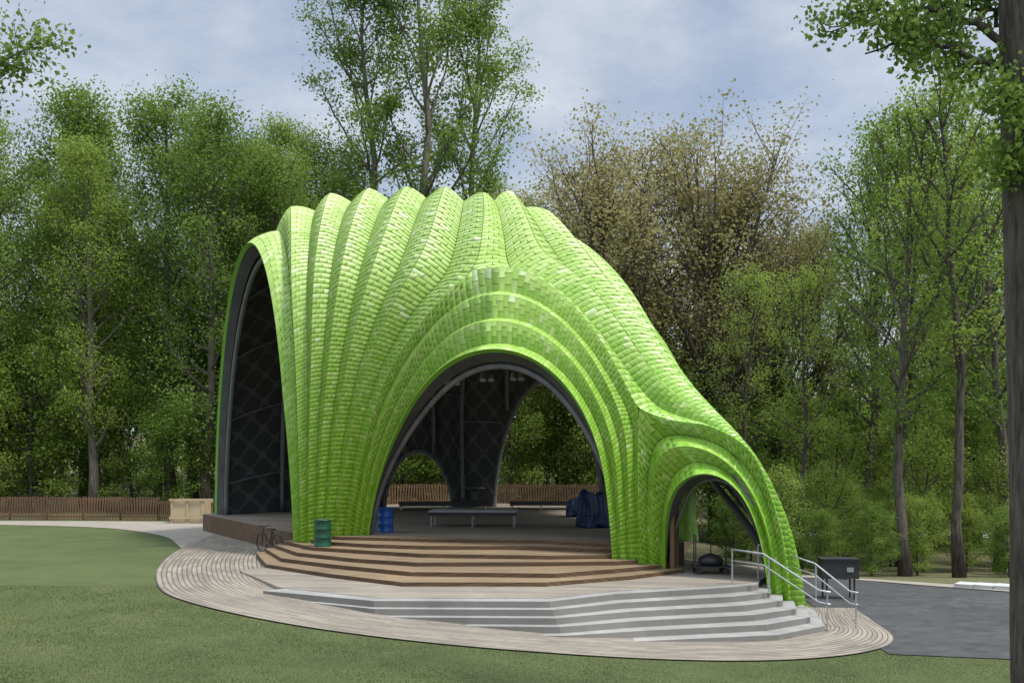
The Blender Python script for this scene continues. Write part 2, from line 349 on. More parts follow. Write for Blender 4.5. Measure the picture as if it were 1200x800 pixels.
Tm=catmull([(3,54,.9),(2.6,52.5,6),(2,49.5,11),(1.5,46,13.8),(1.6,43.5,14.1),(2.28,41,13.0),(3.3,38.5,11.29),(4.52,35.2,8.37),(5.54,32.3,5.97),(6.28,30.3,4.9),(6.88,29,4.0),(7.42,28.2,2.85),(7.84,27.7,1.56),(8.05,27.4,-.7)])
Tn=catmull([(6,52,.9),(6,51.5,4.5),(5.6,49,8),(5.4,46,9.0),(6.1,42,7.4),(6.8,38,5.2),(7.5,34.5,3.2),(7.8,31.8,2.2),(8.0,30,1.5),(8.15,29,.8),(8.2,28.6,-.7)])
patches={'A':(brk(A0,segA),brk(Am,segA),A1,6,3,1),'M':(M0,Mm,M1,3,3,1),'S':(S0,Sm,S1,2,4,1),'T':(T0,brk(Tm,segT),brk(Tn,segT),5,3,0)}
CEN=np.array([-2,42,3.])
grids={}
for k,(C0,Cm,C1,n,K,seam) in patches.items():
    q=18; s=np.linspace(0,1,n*q+1)[None,:,None]
    l0=2*(s-.5)*(s-1); lm=-4*s*(s-1); l1=2*s*(s-.5)
    P=C0[:,None]*l0+Cm[:,None]*lm+C1[:,None]*l1
    if k=='A':
        bu=.5*(s/.2)*np.exp(1-s/.2)*(1-s**2); P=P+bu*np.sin(np.linspace(0,math.pi,len(C0)))[:,None,None]*np.array([-.2,-.1,1.])
    for j in range(n*q+1):
        d=abs(s[0,j,0]-seam)
        if d>0: P[:,j]=sm1(P[:,j],min(10,.5+20*d**.8))
    dt=np.gradient(P,axis=0); ds=np.gradient(P,axis=1)
    N=np.cross(dt,ds); N/=np.linalg.norm(N,axis=2,keepdims=True)+1e-9
    if (N*(P-CEN)).sum()<0: N=-N; flip=True
    else: flip=False
    for _ in range(8):
        N[1:-1]=(N[:-2]+2*N[1:-1]+N[2:])/4
    N/=np.linalg.norm(N,axis=2,keepdims=True)+1e-9
    w=np.linalg.norm(ds,axis=2)*q
    for _ in range(8): w[1:-1]=(w[:-2]+2*w[1:-1]+w[2:])/4
    grids[k]=dict(P=P,N=N,w=w,n=n,K=K,q=q,flip=flip,s=s[0,:,0],seam=seam)
key=lambda p:(round(p[0],2),round(p[1],2),round(p[2],2))
acc={}
for k,g in grids.items():
    nt_,ns=g['P'].shape[:2]; j=(ns-1)*g['seam']
    for i in range(nt_): acc.setdefault(key(g['P'][i,j]),[]).append((k,i,j))
for lst in acc.values():
    if len(lst)>1:
        nn=sum(grids[k]['N'][i,j] for k,i,j in lst); nn/=np.linalg.norm(nn); ww=sum(grids[k]['w'][i,j] for k,i,j in lst)/len(lst)
        for k,i,j in lst: grids[k]['dN']=grids[k].get('dN',{}); grids[k]['dN'][i]=(nn-grids[k]['N'][i,j],ww-grids[k]['w'][i,j])
for k,g in grids.items():
    ns=g['P'].shape[1]; j0=(ns-1)*g['seam']
    for i,(dn,dw) in g.get('dN',{}).items():
        for m in range(0,15):
            j=j0-m if g['seam'] else j0+m; f=1-S(m/15.)
            g['N'][i,j]+=dn*f; g['w'][i,j]+=dw*f
    g['N']/=np.linalg.norm(g['N'],axis=2,keepdims=True)
def cutg(V):
    g1=np.sqrt(((V[:,0]+5.0)/1.9)**2+(np.maximum(V[:,2]-.5,0)/3.6)**2)-1
    g2=np.sqrt(((V[:,0]-1.9)/2.95)**2+(np.maximum(V[:,2]-.5,0)/7.3)**2)-1
    back=V[:,1]>46
    return g1,g2,back
def trim(V,F):
    V=V.copy(); g1,g2,back=cutg(V)
    for g,(xc,rx,rz) in((g1,(-5.0,1.9,3.6)),(g2,(1.9,2.95,7.3))):
        m=back&(np.abs(g)<.05)&(V[:,2]>.5); sc=1/(1+g[m]); V[m,0]=xc+(V[m,0]-xc)*sc; V[m,2]=.5+(V[m,2]-.5)*sc
    c=V[F].mean(1); g1,g2,back=cutg(c)
    kf=~(back&((g1<-.004)|(g2<-.004)))
    return V,F[kf],kf
def quads(a,b,flip=False):
    I=np.arange(a*b).reshape(a,b); Q=np.stack([I[:-1,:-1],I[1:,:-1],I[1:,1:],I[:-1,1:]],-1).reshape(-1,4)
    return Q[:,::-1] if flip else Q
def samp(A,ti,si):
    ti=np.clip(ti,0,A.shape[0]-1.0001); si=np.clip(si,0,A.shape[1]-1.0001)
    i=ti.astype(int); j=si.astype(int); u=(ti-i)[:,None]; v=(si-j)[:,None]
    return A[i,j]*(1-u)*(1-v)+A[i+1,j]*u*(1-v)+A[i,j+1]*(1-u)*v+A[i+1,j+1]*u*v
shell=empty('canopy_shell',(-2,42,0),label='pleated bright green shingled amphitheatre canopy over stage deck',cat='bandshell')
tr_=np.random.default_rng(31)
VV=[];FF=[];LV=[];LF=[];LU=[];RV=[];RF=[];TV=[];TT=[];DV=[];off=0;loff=0;roff=0
for k,g in grids.items():
    P,N,w,n,q=g['P'],g['N'],g['w'],g['n'],g['q']; nt_,ns=P.shape[:2]
    ph=g['s']*n; x=np.abs(2*(ph-np.round(ph)))[None]
    pw=1.05+.4*np.clip((w-.5)/1.1,0,1)
    f=1-x**pw
    amp=np.minimum(.34*w,.52)
    D=P+N*(amp*(f-.6))[...,None]; g['D']=D
    V2,Qk,kf=trim((D-N*.075).reshape(-1,3),quads(nt_,ns,g['flip'])); VV.append(V2); FF.append(Qk+off); off+=len(V2)
    L=alen((P[:,0]+P[:,-1]+P[:,ns//2])/3)
    wr=np.clip(w.mean(1)*.17,.14,.22); row=np.concatenate([[0],np.cumsum(np.diff(L)/((wr[1:]+wr[:-1])/2))])
    R=int(row[-1]); t0=np.interp(np.arange(R),row,np.arange(nt_)); t1=np.interp(np.arange(R)+1,row,np.arange(nt_))
    fr=lambda arr: np.unique(np.round(np.concatenate([i+np.array(arr) for i in range(n)]+[[n]]),5))
    B0=fr([0,.25,.5,.75]); B1=fr([0,.14,.36,.5,.64,.86])
    for r in range(R):
        Bd=B1 if r%2 else B0
        sa=(Bd[:-1]+.005)*q; sb=(Bd[1:]-.005)*q; m=len(sa)
        za=samp(D,np.full(m,t0[r]),(sa+sb)/2)[:,2].mean(); zb=samp(D,np.full(m,t1[r]),(sa+sb)/2)[:,2].mean()
        up=za<=zb; ext=(t1[r]-t0[r])*.12
        lo=np.full(m,t0[r] if up else t1[r]); hi=np.full(m,t1[r]+ext if up else t0[r]-ext)
        P3=lambda t,s,l: samp(D,t,s)+samp(N,t,s)*l[:,None]
        jt=tr_.normal(0,.0016,(4,m)); lift=.024
        a_=P3(lo,sa,lift+jt[0]); b_=P3(lo,sb,lift+jt[1]); c_=P3(hi,sb,.005+jt[2]*.5); d_=P3(hi,sa,.005+jt[3]*.5)
        a2_=P3(lo,sa,np.full(m,-.05)); b2_=P3(lo,sb,np.full(m,-.05))
        cen=(a_+b_+c_+d_)/4; g1,g2,bk=cutg(cen); okm=~(bk&((g1<.01)|(g2<.01)))&(cen[:,2]>-.7)
        TV.append(np.stack([a_,b_,c_,d_,a2_,b2_],1)[okm]); TT.append(tr_.uniform(0,1,okm.sum()))
    Lg=P-N*.42; sub=Lg[:,::2]; Ul=np.stack([np.broadcast_to(ph[None,::2]*2,sub.shape[:2]),np.broadcast_to(L[:,None]*2.4,sub.shape[:2])],-1).reshape(-1,2)
    Q2=quads(nt_,sub.shape[1]); V3,Qk,kf=trim(sub.reshape(-1,3),Q2); LV.append(V3); LF.append(Qk+loff); LU.append(Ul[Q2][kf]); loff+=len(V3)
    for j in {'A':[0],'M':[0],'S':[0],'T':[ns-1]}[k]:
        lowr=D[:,j]-N[:,j]*.16
        RV.append(np.stack([D[:,j]+N[:,j]*.02,lowr],1).reshape(-1,3)); RF.append(quads(nt_,2)+roff); roff+=nt_*2
        DV.append(np.stack([lowr,P[:,j]-N[:,j]*.45],1).reshape(-1,3))
link(bpy.data.objects.new('shingle_backing',mesh('shingle_backing',np.vstack(VV),np.vstack(FF),M_under,True)),shell)
link(bpy.data.objects.new('rim_trim',mesh('rim_trim',np.vstack(RV),np.vstack(RF),M_rim,True)),shell)
link(bpy.data.objects.new('rim_soffit',mesh('rim_soffit',np.vstack(DV),np.vstack(RF),M_linr,True)),shell)
lA=rs(catmull([(5.45,33,.9),(5.42,33,2),(5.5,33,3.0),(5.9,33.2,4.3),(6.3,33.5,5.0)]),24); lB=rs(catmull([(6.25,33.3,.9),(6.15,33.3,2),(6.2,33.3,2.8),(6.5,33.4,3.7),(6.9,33.6,4.2)]),24)
sl=np.linspace(0,1,7)[None,:,None]; LP=lA[:,None]*(1-sl)+lB[:,None]*sl; LP[...,1]-=.25*np.sin(math.pi*sl[...,0])
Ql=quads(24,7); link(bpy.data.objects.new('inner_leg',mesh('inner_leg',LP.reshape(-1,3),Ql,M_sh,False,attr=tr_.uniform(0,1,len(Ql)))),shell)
TVa=np.concatenate(TV); nT=len(TVa); base=np.arange(nT)[:,None]*6
FT=np.concatenate([base+np.array([[0,1,2,3]]),base+np.array([[4,5,1,0]])]); tt=np.concatenate(TT); 
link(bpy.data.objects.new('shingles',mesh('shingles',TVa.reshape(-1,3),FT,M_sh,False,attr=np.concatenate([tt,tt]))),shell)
o=bpy.data.objects.new('lining',mesh('lining',np.vstack(LV),np.vstack(LF),M_lin,True,uv=np.concatenate([u.reshape(-1,2) for u in LU]))); link(o,shell)
def runs(ln,m,mn):
    run=[];out=[]
    for p,t in zip(ln,m):
        if t: run.append(p)
        else:
            if len(run)>=mn: out.append(run)
            run=[]
    if len(run)>=mn: out.append(run)
    return out
def ok(p): 
    g1,g2,b=cutg(p); return ~(b&((g1<.02)|(g2<.02)))
for k,g in grids.items():
    P,N,n,q=g['P'],g['N'],g['n'],g['q']; In=P-N*.66; g['In']=In
    for j in range(0,n+1):
        ln=In[::4,j*q]
        for rn in runs(ln,ok(ln),4)[:2]:
            a=Acc(); a.tube(rn,.11 if k!='S' else .05,8); a.obj('rib',M_steel,shell,True)
    for i in range(6,len(In)-3,18):
        ln=In[i,::4]+N[i,::4]*.08
        for rn in runs(ln,ok(ln),3)[:1]:
            a=Acc(); a.tube(rn,.04 if k!='S' else .03,6); a.obj('hoop',M_steel,shell)
def rear_y(x,z):
    best=None
    for k in('A','T'):
        P=grids[k]['P'].reshape(-1,3); P=P[P[:,1]>46]; d=(P[:,0]-x)**2+(P[:,2]-z)**2; i=d.argmin()
        if best is None or d[i]<best[0]: best=(d[i],P[i,1])
    return best[1]
for xc,rx,rz in((-5.0,1.9,3.6),(1.9,2.95,7.3)):
    pts=[]
    for t in np.linspace(0,math.pi,40):
        x=xc+rx*math.cos(t);z=.5+rz*math.sin(t); pts.append((x,rear_y(x,z)-.15,z))
    a=Acc(); a.tube(sm1(np.array(pts),1.5),.2,8); a.obj('rear_arch_frame',M_steel,shell,True)
keep(shell)
# ------------------------------------------------------------------ props
def tierz(x,y):
    z=.26
    for w,zz in tiers:
        poly=[tuple(p) for p in w]+[(5.2,31.5),(3,36),(-7,38)]
        if inpoly(np.array([x]),np.array([y]),poly)[0]: z=zz
    return z
def drum(x,y,z,mat,lab):
    e=empty('steel_drum',(x,y,z),label=lab,cat='barrel')
    a=Acc(); a.lathe([(.27,0),(.29,.01),(.295,.03),(.28,.05),(.28,.28),(.295,.30),(.28,.32),(.28,.56),(.295,.58),(.28,.60),(.28,.84),(.295,.86),(.295,.88),(.27,.882),(.27,.86)],(x,y,z)); a.obj('drum_body',mat,e,True)
    a=Acc(); a.lathe([(.03,0),(.03,.02)],(x+.16,y,z+.86),12); a.obj('bung',M_dark,e); keep(e)
drum(-4.55,35.8,1.0,M_blue,'blue steel drum standing on the stage deck')
gx_,gy_=-6.25,32.9
drum(gx_,gy_,tierz(gx_,gy_),M_green,'dark green steel drum beside the canopy leg')
def platform(x,y,w,d,hh,rz,lab,mat):
    e=empty('stage_platform',(x,y,1.0),label=lab,cat='stage platform')
    a=Acc(); a.box((x,y,1+hh-.03),(w,d,.06),rz); a.obj('platform_top',mat,e)
    a=Acc(); c,s_=math.cos(rz),math.sin(rz)
    for sx,sy,lx,ly in((0,-1,w,.05),(0,1,w,.05),(-1,0,.05,d),(1,0,.05,d)):
        px,py=sx*(w/2-.03),sy*(d/2-.03); a.box((x+px*c-py*s_,y+px*s_+py*c,1+hh-.13),(lx-.02,ly,.13) if sx==0 else (lx,ly-.12,.13),rz)
    a.obj('frame',M_dark,e)
    for i in range(3):
        for sy in(-1,1):
            px,py=(i-1)*(w/2-.1),sy*(d/2-.1); a=Acc(); q=(x+px*c-py*s_,y+px*s_+py*c)
            a.tube([(*q,1.0),(*q,1+hh-.195)],.028,8); a.lathe([(.05,0),(.05,.02)],(*q,1.0),10); a.obj('leg',M_galv,e)
    keep(e)
platform(-1.5,39.0,3.4,1.3,.62,-.05,'low grey portable stage platform on metal legs',M_top)
platform(-3.5,51.0,4.5,1.2,.4,.05,'long dark stage platform near the rear railing',M_dark)
platform(1.5,51.5,3.2,1.2,.4,-.05,'long dark stage platform near the rear railing',M_dark)
def tarp(x,y,z,sx,sy,sz,lab,seed):
    e=empty('covered_equipment',(x,y,z),label=lab,cat='tarp')
    bm=bmesh.new(); bmesh.ops.create_icosphere(bm,subdivisions=5,radius=1)
    for v in bm.verts:
        p=v.co.copy(); m=max(abs(p.x),abs(p.y),abs(p.z)); p=p.lerp(p/m,.75)
        n=noise.noise(Vector((p.x*2+seed,p.y*2,p.z*.8)))*.2+noise.noise(Vector((p.x*6,p.y*6+seed,p.z*1.2)))*.1+noise.noise(Vector((p.x*14,p.y*14+seed,p.z*2)))*.04
        n2=1+n+.13*(-p.z)
        p.x*=n2; p.y*=n2; p.z=p.z*(1+.35*noise.noise(Vector((p.x*1.3+seed,p.y*1.3,0))))
        v.co=(x+p.x*sx/2,y+p.y*sy/2,max(z,z+(p.z+.95)*sz/2))
    me=bpy.data.meshes.new('tarp_cover'); bm.to_mesh(me); bm.free(); me.materials.append(M_tarp)
    me.polygons.foreach_set('use_smooth',np.ones(len(me.polygons),dtype=bool))
    link(bpy.data.objects.new('tarp_cover',me),e)
    a=Acc(); t=np.linspace(0,2*math.pi,30); a.tube([(x+.56*sx*math.cos(q),y+.56*sy*math.sin(q),z+sz*.35) for q in t],.02,6); a.obj('strap',M_dark,e,True); keep(e)
tarp(3.1,38.4,1,1.1,1.2,1.4,'tall equipment wrapped in dark blue tarpaulin on deck',1.3)
tarp(3.0,45,1,1.0,1.0,.85,'smaller equipment under blue tarpaulin on the deck',5.1)
def lamp(x,y,z,lab,n=2):
    e=empty('stage_light',(x,y,z),label=lab,cat='stage light',group='stage lights hung under the canopy')
    a=Acc(); a.tube([(x,y,z+.75),(x,y,z+.12)],.02,6); a.box((x,y,z+.12),(.4,.05,.05)); a.obj('hanger',M_dark,e)
    for i in range(n):
        xx=x+(i-(n-1)/2)*.3; a=Acc(); v,f=tube([(xx,y,z+.05),(xx,y-.02,z),(xx,y-.12,z-.2),(xx,y-.14,z-.24)],[.05,.09,.11,.13],14); a.add(v,f); a.obj('lamp_housing',M_lamp,e,True)
    keep(e)
lamp(-2.1,35.2,6.5,'pale twin stage light hung under the canopy'); lamp(-.9,36.2,6.7,'pale twin stage light hung under the canopy'); lamp(.2,37,6.8,'pale twin stage light hung under the canopy',2)
tr=empty('lighting_truss',(-1,37,7.6),label='horizontal metal lighting truss under the canopy',cat='truss')
a=Acc()
for dz,dy in((0,0),(.35,0),(.17,.3)): a.tube([(-4,36.8+dy,7.3+dz),(2.6,36.8+dy,7.3+dz)],.025,6)
a.obj('chord',M_galv,tr); a=Acc()
for i in range(22):
    x=-4+.3*i; a.tube([(x,36.8,7.3),(x+.3,36.8,7.65)],.014,5); a.tube([(x,36.8,7.3),(x+.3,37.1,7.47)],.014,5)
a.obj('lattice',M_galv,tr); keep(tr)
def fence(p,hh,z0,lab):
    p=rs(np.array(p,float),int(alen(np.array(p,float))[-1]/2.0)+1)
    e=empty('timber_fence',(p[0][0],p[0][1],z0),label=lab,cat='fence')
    for i,q in enumerate(p):
        a=Acc(); a.box((q[0],q[1]+.08,z0+hh*.5),(.1,.1,hh)); a.obj('post',M_fence,e)
    a=Acc(); d=Acc(); jj=0
    for i in range(len(p)-1):
        u=p[i+1]-p[i]; L=np.linalg.norm(u); rz=math.atan2(u[1],u[0]); c=(p[i]+p[i+1])/2
        for z in(.2,hh-.15): a.box((c[0],c[1],z0+z),(L-.004,.05,.09),rz)
        m=int(L/.15)
        for j in range(m):
            q=p[i]+u*((j+.5)/m); jj+=1; d.box((q[0],q[1]-.05,z0+hh*.5),(.085,.03,hh*.98),rz,ry=.10*math.sin(jj*.35))
    a.obj('rail',M_fence,e); d.obj('slat',M_fence,e); keep(e)
fence([(-45,56),(-30,55.5),(-19.5,54.8)],1.3,.2,'long brown slatted timber fence beside lawn')
fence([(-19.5,54.8),(-14.5,52.5)],1.1,.2,'short brown timber fence beside the canopy')
fence([(-12,55.2),(-2,58.3),(7.4,55)],1.15,1.0,'brown slatted timber railing behind the stage deck')
cr=empty('timber_bin',(-17,53,.2),label='pale open plywood bin beside the brown fence',cat='wooden crate')
for c,d in(((-17,52.2,.85),(1.8,.05,1.2)),((-17,53.6,.85),(1.8,.05,1.2)),((-17.9,52.9,.85),(.05,1.34,1.2)),((-16.1,52.9,.85),(.05,1.34,1.2))):
    a=Acc(); a.box(c,d); a.obj('side_panel',M_ply,cr)
a=Acc()
for x in(-17.8,-17,-16.2): a.box((x,52.15,.85),(.1,.05,1.3))
a.box((-17,52.1,1.45),(1.9,.04,.1)); a.box((-17,52.1,.5),(1.9,.04,.1)); a.obj('batten',M_ply,cr); keep(cr)
def rail(P,lab,posts):
    e=empty('handrail',(P[0][0],P[0][1],P[0][2]-.9),label=lab,cat='handrail',group='handrails on the concrete steps')
    P=np.array(P,float); a=Acc(); a.tube(P,.024,8); a.obj('top_rail',M_galv,e,True)
    a=Acc(); a.tube(P-np.array([0,0,.3]),.016,8); a.obj('lower_rail',M_galv,e,True)
    for f in posts:
        q=at(P,f); a=Acc(); g=q[2]-.95; a.tube([(q[0],q[1],g),(q[0],q[1],q[2])],.022,8); a.lathe([(.06,0),(.06,.015)],(q[0],q[1],g),10); a.obj('post',M_galv,e)
    keep(e)
rail([(5.95,26.9,1.2),(6.7,26.5,1.12),(7.7,25.0,.36),(7.9,24.7,.34)],'galvanised metal handrail stepping down the concrete steps',(0,.33,.97))
rail([(6.9,27.9,1.25),(8.1,26.6,.85),(8.55,25.2,.3),(8.65,24.9,.3)],'galvanised metal handrail beside the canopy foot',(.0,.5,.98))
zc=float(h(10.0,30.5))-.05; cb=empty('equipment_cabinet',(10.0,30.5,zc),label='black steel equipment box raised on legs by road',cat='cabinet')
a=Acc(); a.box((10.0,30.5,zc+.98),(1.1,.6,.56),-.08); a.obj('box_body',M_dark,cb)
a=Acc(); a.box((10.0,30.5,zc+1.285),(1.15,.66,.045),-.08); a.obj('lid',M_black,cb)
a=Acc(); a.box((10.25,30.17,zc+.98),(.2,.02,.14),-.08); a.obj('latch',M_galv,cb)
for dx in(-.42,.42):
    for dy in(-.2,.2):
        a=Acc(); a.tube([(10.0+dx,30.5+dy,zc),(10.0+dx,30.5+dy,zc+.69)],.03,8); a.obj('leg',M_dark,cb)
keep(cb)
zt=.27
ct=empty('equipment_cart',(5.85,29.3,zt),label='black wheeled cart carrying a black bag',cat='cart')
a=Acc(); a.box((5.85,29.3,zt+.22),(1.1,.6,.05)); a.obj('cart_bed',M_dark,ct)
a=Acc(); a.tube([(5.35,29.3,zt+.25),(5.35,29.3,zt+1.15),(5.35,29.0,zt+1.15),(5.35,29.0,zt+.25)],.02,6); a.obj('handle_frame',M_dark,ct)
a=Acc(); a.tube([(6.35,29.55,zt+.25),(6.35,29.55,zt+1.0),(5.9,29.55,zt+1.0),(5.9,29.55,zt+.25)],.018,6); a.obj('handle_frame',M_dark,ct)
for x in(5.45,6.25):
    for y in(29.05,29.55):
        a=Acc(); v,f=tube([(x,y-.03,zt+.1),(x,y+.03,zt+.1)],.1,16); a.add(v,f); a.obj('wheel',M_black,ct)
a=Acc(); a.lathe([(.2,0),(.36,.06),(.38,.16),(.28,.27),(.1,.33),(.04,.36)],(5.85,29.3,zt+.245),18); a.obj('bag',M_black,ct,True); keep(ct)
bx,by,bz=-8.75,35.9,.24
bc=empty('bicycle',(bx,by,bz),label='dark bicycle parked beside the timber stage edge',cat='bicycle')
ux,uy=-.72,.69
for dx in(-.5,.5):
    t=np.linspace(0,2*math.pi,25); a=Acc(); a.tube([(bx+dx*ux+.33*math.cos(q)*ux,by+dx*uy+.33*math.cos(q)*uy,bz+.35+.33*math.sin(q)) for q in t],.022,6,False)
    for q in t[::3]: a.tube([(bx+dx*ux,by+dx*uy,bz+.35),(bx+dx*ux+.33*math.cos(q)*ux,by+dx*uy+.33*math.cos(q)*uy,bz+.35+.33*math.sin(q))],.004,4)
    a.obj('wheel',M_black,bc)
a=Acc(); B=lambda u,z:(bx+u*ux,by+u*uy,bz+z)
for p_,q_ in((B(-.5,.35),B(-.05,.32)),(B(-.5,.35),B(-.18,.8)),(B(-.05,.32),B(-.18,.8)),(B(-.18,.78),B(.38,.82)),(B(-.05,.32),B(.38,.76)),(B(.36,.9),B(.5,.35))): a.tube([p_,q_],.02,6)
a.obj('bicycle_frame',M_dark,bc); a=Acc(); a.box(B(-.2,.86),(.1,.25,.05),.8); a.obj('saddle',M_black,bc); hb=B(.36,.95); a=Acc(); a.tube([(hb[0]-.18,hb[1]-.18,bz+.98),B(.36,.93),(hb[0]+.18,hb[1]+.18,bz+.98)],.014,6); a.obj('handlebar',M_dark,bc); keep(bc)
# ------------------------------------------------------------------ trees
def leaves(C,size,r,upb=.9):
    n=len(C); nn=r.normal(size=(n,3))*.8+np.array([0,0,upb]); nn/=np.linalg.norm(nn,axis=1,keepdims=True)
    a=r.normal(size=(n,3)); a-=nn*(a*nn).sum(1,keepdims=True); a/=np.linalg.norm(a,axis=1,keepdims=True); b=np.cross(nn,a)
    s=size*r.uniform(.6,1.3,n)[:,None]; a=a*s*.5; b=b*s*.4
    V=np.stack([C-a,C+b,C+a,C-b],1).reshape(-1,3); F=np.arange(4*n).reshape(n,4); return V,F
def tree_meshes(seed,H,r0,c0,R,nl,ns,nleaf,ls,cl,up,matl,matb,droop=0,top=.97,fork=0,taper=.8,fk=.5,fe=1.05,thick=1.):
    r=np.random.default_rng(seed); A=Acc(); 
    n=10; tz=np.linspace(0,1,n); wob=np.cumsum(r.normal(0,.012*H,(n,2)),axis=0)*.5; wob-=wob[0]
    TP=np.column_stack([wob,tz*H*top]); TR=r0*(1-tz)**taper*.95+.03; TR[0]*=1.35
    A.tube(TP,TR,9)
    cent=[];wts=[]
    for i in range(nl):
        u=(i+r.uniform(.1,.9))/nl; t=c0+(top-c0)*u
        big=i<fork
        if big: t=c0+.12*i/max(fork,1); u=0
        st=at(TP,t)
        env=R*(math.sin(math.pi*min(1,(.16+.80*u)))**.6)*r.uniform(.7,1.15)
        az=i*2.4+r.uniform(-.5,.5); el=up+.5*u+r.uniform(-.15,.15); L=env/max(.45,math.cos(el)*1.05); L=min(L,R*1.7,(1.0-t)*H*.95/max(.35,math.sin(el+.25))+1.2)
        if big: el=fe; L=H*fk*r.uniform(.85,1.05)
        d=np.array([math.cos(az)*math.cos(el),math.sin(az)*math.cos(el),math.sin(el)])
        pts=[st];dd=d.copy()
        for k in range(6):
            dd=dd+r.normal(0,.11,3)+np.array([0,0,(.10 if not big else .03)-droop]); dd/=np.linalg.norm(dd); pts.append(pts[-1]+dd*L/6)
        pts=np.array(pts); lr=np.interp(t,tz,TR)*(r.uniform(.4,.62) if not big else .7); A.tube(pts,np.linspace(lr,.03*thick,7),6,False)
        for k in range(ns*(2 if big else 1)):
            f=.28+.72*(k+r.uniform(0,1))/(ns*(2 if big else 1)); q=at(pts,f); sd=(pts[-1]-pts[0])/np.linalg.norm(pts[-1]-pts[0])+r.normal(0,.65,3)+np.array([0,0,.25]); sd/=np.linalg.norm(sd)
            l=min(L*r.uniform(.2,.42)*(1.2-f*.5),3.6); m=q+sd*l*.5+r.normal(0,.06*l,3); e=q+sd*l+np.array([0,0,.1*l-droop*l])
            A.tube([q,m,e],[(lr*.35*(1.1-f)+.018)*thick,.018*thick,.008],4,False)
            for c in (m,(m+e)/2,e): cent.append(c+r.normal(0,.12,3)); wts.append(r.uniform(.2,1)**2*(1 if c is not m else .5))
    cent=np.array(cent); wts=np.array(wts); wts/=wts.sum()
    ci=r.choice(len(cent),nleaf,p=wts); tintc=r.uniform(.2,.8,len(cent))
    off=r.normal(0,1,(nleaf,3))*cl*np.array([1,1,.6])
    C=cent[ci]+off
    V,F=leaves(C,ls,r); tint=np.clip(tintc[ci]*.6+.2+r.normal(0,.08,nleaf)+off[:,2]/cl*.06,0,1)
    return mesh('trunk',np.concatenate(A.V),A.F,matb,True),mesh('crown',V,F,matl,False,attr=tint)
V_={}
V_['P1']=tree_meshes(1,26,.34,.16,4.6,42,8,27000,.18,.62,.3,M_lf,M_bark)
V_['P2']=tree_meshes(2,25,.32,.12,5.0,44,8,30000,.18,.66,.2,M_lfd,M_bark)
V_['P3']=tree_meshes(3,27,.36,.18,4.5,40,8,26000,.175,.6,.4,M_lfy,M_bark)
V_['T1']=tree_meshes(4,39,.5,.35,5.2,32,9,19500,.215,.48,.55,M_lf,M_bark)
V_['T2']=tree_meshes(5,37,.42,.35,4.4,28,9,15500,.215,.46,.65,M_lf,M_bark)
V_['O1']=tree_meshes(6,26,.5,.22,8.0,42,16,38000,.195,.62,.45,M_lfo,M_bark3,0,.80,6,fk=.5,fe=.9,thick=1.1)
V_['O2']=tree_meshes(7,26,.46,.26,7.6,42,16,35000,.195,.62,.5,M_lfo,M_bark3,0,.80,6,fk=.48,fe=.9,thick=1.1)
V_['S1']=tree_meshes(8,23,.26,.3,4.0,24,9,8200,.17,.44,.45,M_lf,M_bark3,thick=1.2)
V_['S2']=tree_meshes(9,24,.24,.38,3.6,22,9,6800,.17,.44,.55,M_lfy,M_bark2,thick=1.2)
V_['U1']=tree_meshes(10,9,.10,.08,3.3,24,7,12000,.16,.44,.15,M_lfy,M_bark2)
V_['U2']=tree_meshes(11,8,.10,.05,3.2,24,7,12000,.16,.44,.12,M_lf,M_bark2)
V_['U3']=tree_meshes(12,9,.07,.10,3.4,22,7,6800,.15,.44,.25,M_lfy,M_bark2)
info={'P':('leafy green broadleaf tree at the wood edge','trees at the edge of the wood'),'T':('very tall airy green tree behind the canopy','trees at the edge of the wood'),
'O':('spreading oak with sparse tan-green young leaves','trees at the edge of the wood'),'S':('slender tree with thin spring leaves and dark trunk','trees at the edge of the wood'),'U':('small bright green understorey tree','small trees in the understorey')}
BASE={'P1':26,'P2':25,'P3':27,'T1':39,'T2':37,'O1':26,'O2':26,'S1':23,'S2':24,'U1':9,'U2':8,'U3':9}
tr_rng=np.random.default_rng(21)
def put(kind,x,y,Hh):
    tm,cm=V_[kind]; s=Hh/BASE[kind]
    t=bpy.data.objects.new('tree' if kind[0]!='U' else 'small_tree',None); t.location=(x,y,float(h(x,y))-.1); t.rotation_euler=(tr_rng.normal(0,.02),tr_rng.normal(0,.02),tr_rng.uniform(0,6.28)); t.scale=(s,s,s)
    lab,grp=info[kind[0]]; link(t,label=lab,cat='tree',group=grp)
    for nm,me in(('trunk',tm),('crown',cm)): link(bpy.data.objects.new(nm,me),t)
L=[('P2',-34,64,25),('P1',-29.5,69,29),('P3',-26,62,23),('P1',-22.5,66,28),('P2',-19,62.5,25),('P3',-16.5,68,26),('P2',-14,63,22.5),('P1',-11,68,23),('P3',-7.5,64,19),
('T1',-9.5,71,38),('T2',-6,69,41),('T2',-2.8,73,38),('P2',-3,66,20),('P1',.5,67,22),('P2',4,73,21),('O1',6.5,65,28.5),('O2',13.0,63,28),('P1',10,76,18),('O2',18.5,68,23),('P1',16,76,17),
('S1',20.5,58,24),('S2',22.5,56,23),('S1',25.5,60,27),('S2',29,62,25),('S1',16.6,42,19.5),('S2',18.2,40.5,20.5),('S1',33,58,24),('S2',12,52,15),('S1',27,50,22),('S2',24,66,23),('S1',31,68,24),('S2',19.5,50,19),('S1',23,47,20),('S2',13.6,47,14),('S1',28,56,23),('S2',36,64,24),('P3',23,74,22),('P3',-31.5,74,28),('P1',-24,75,28),('P3',-19.5,74,27),('P1',33,74,24),('P3',-37,70,27),('P2',-13.5,74,26)]
for k in L: put(*k)
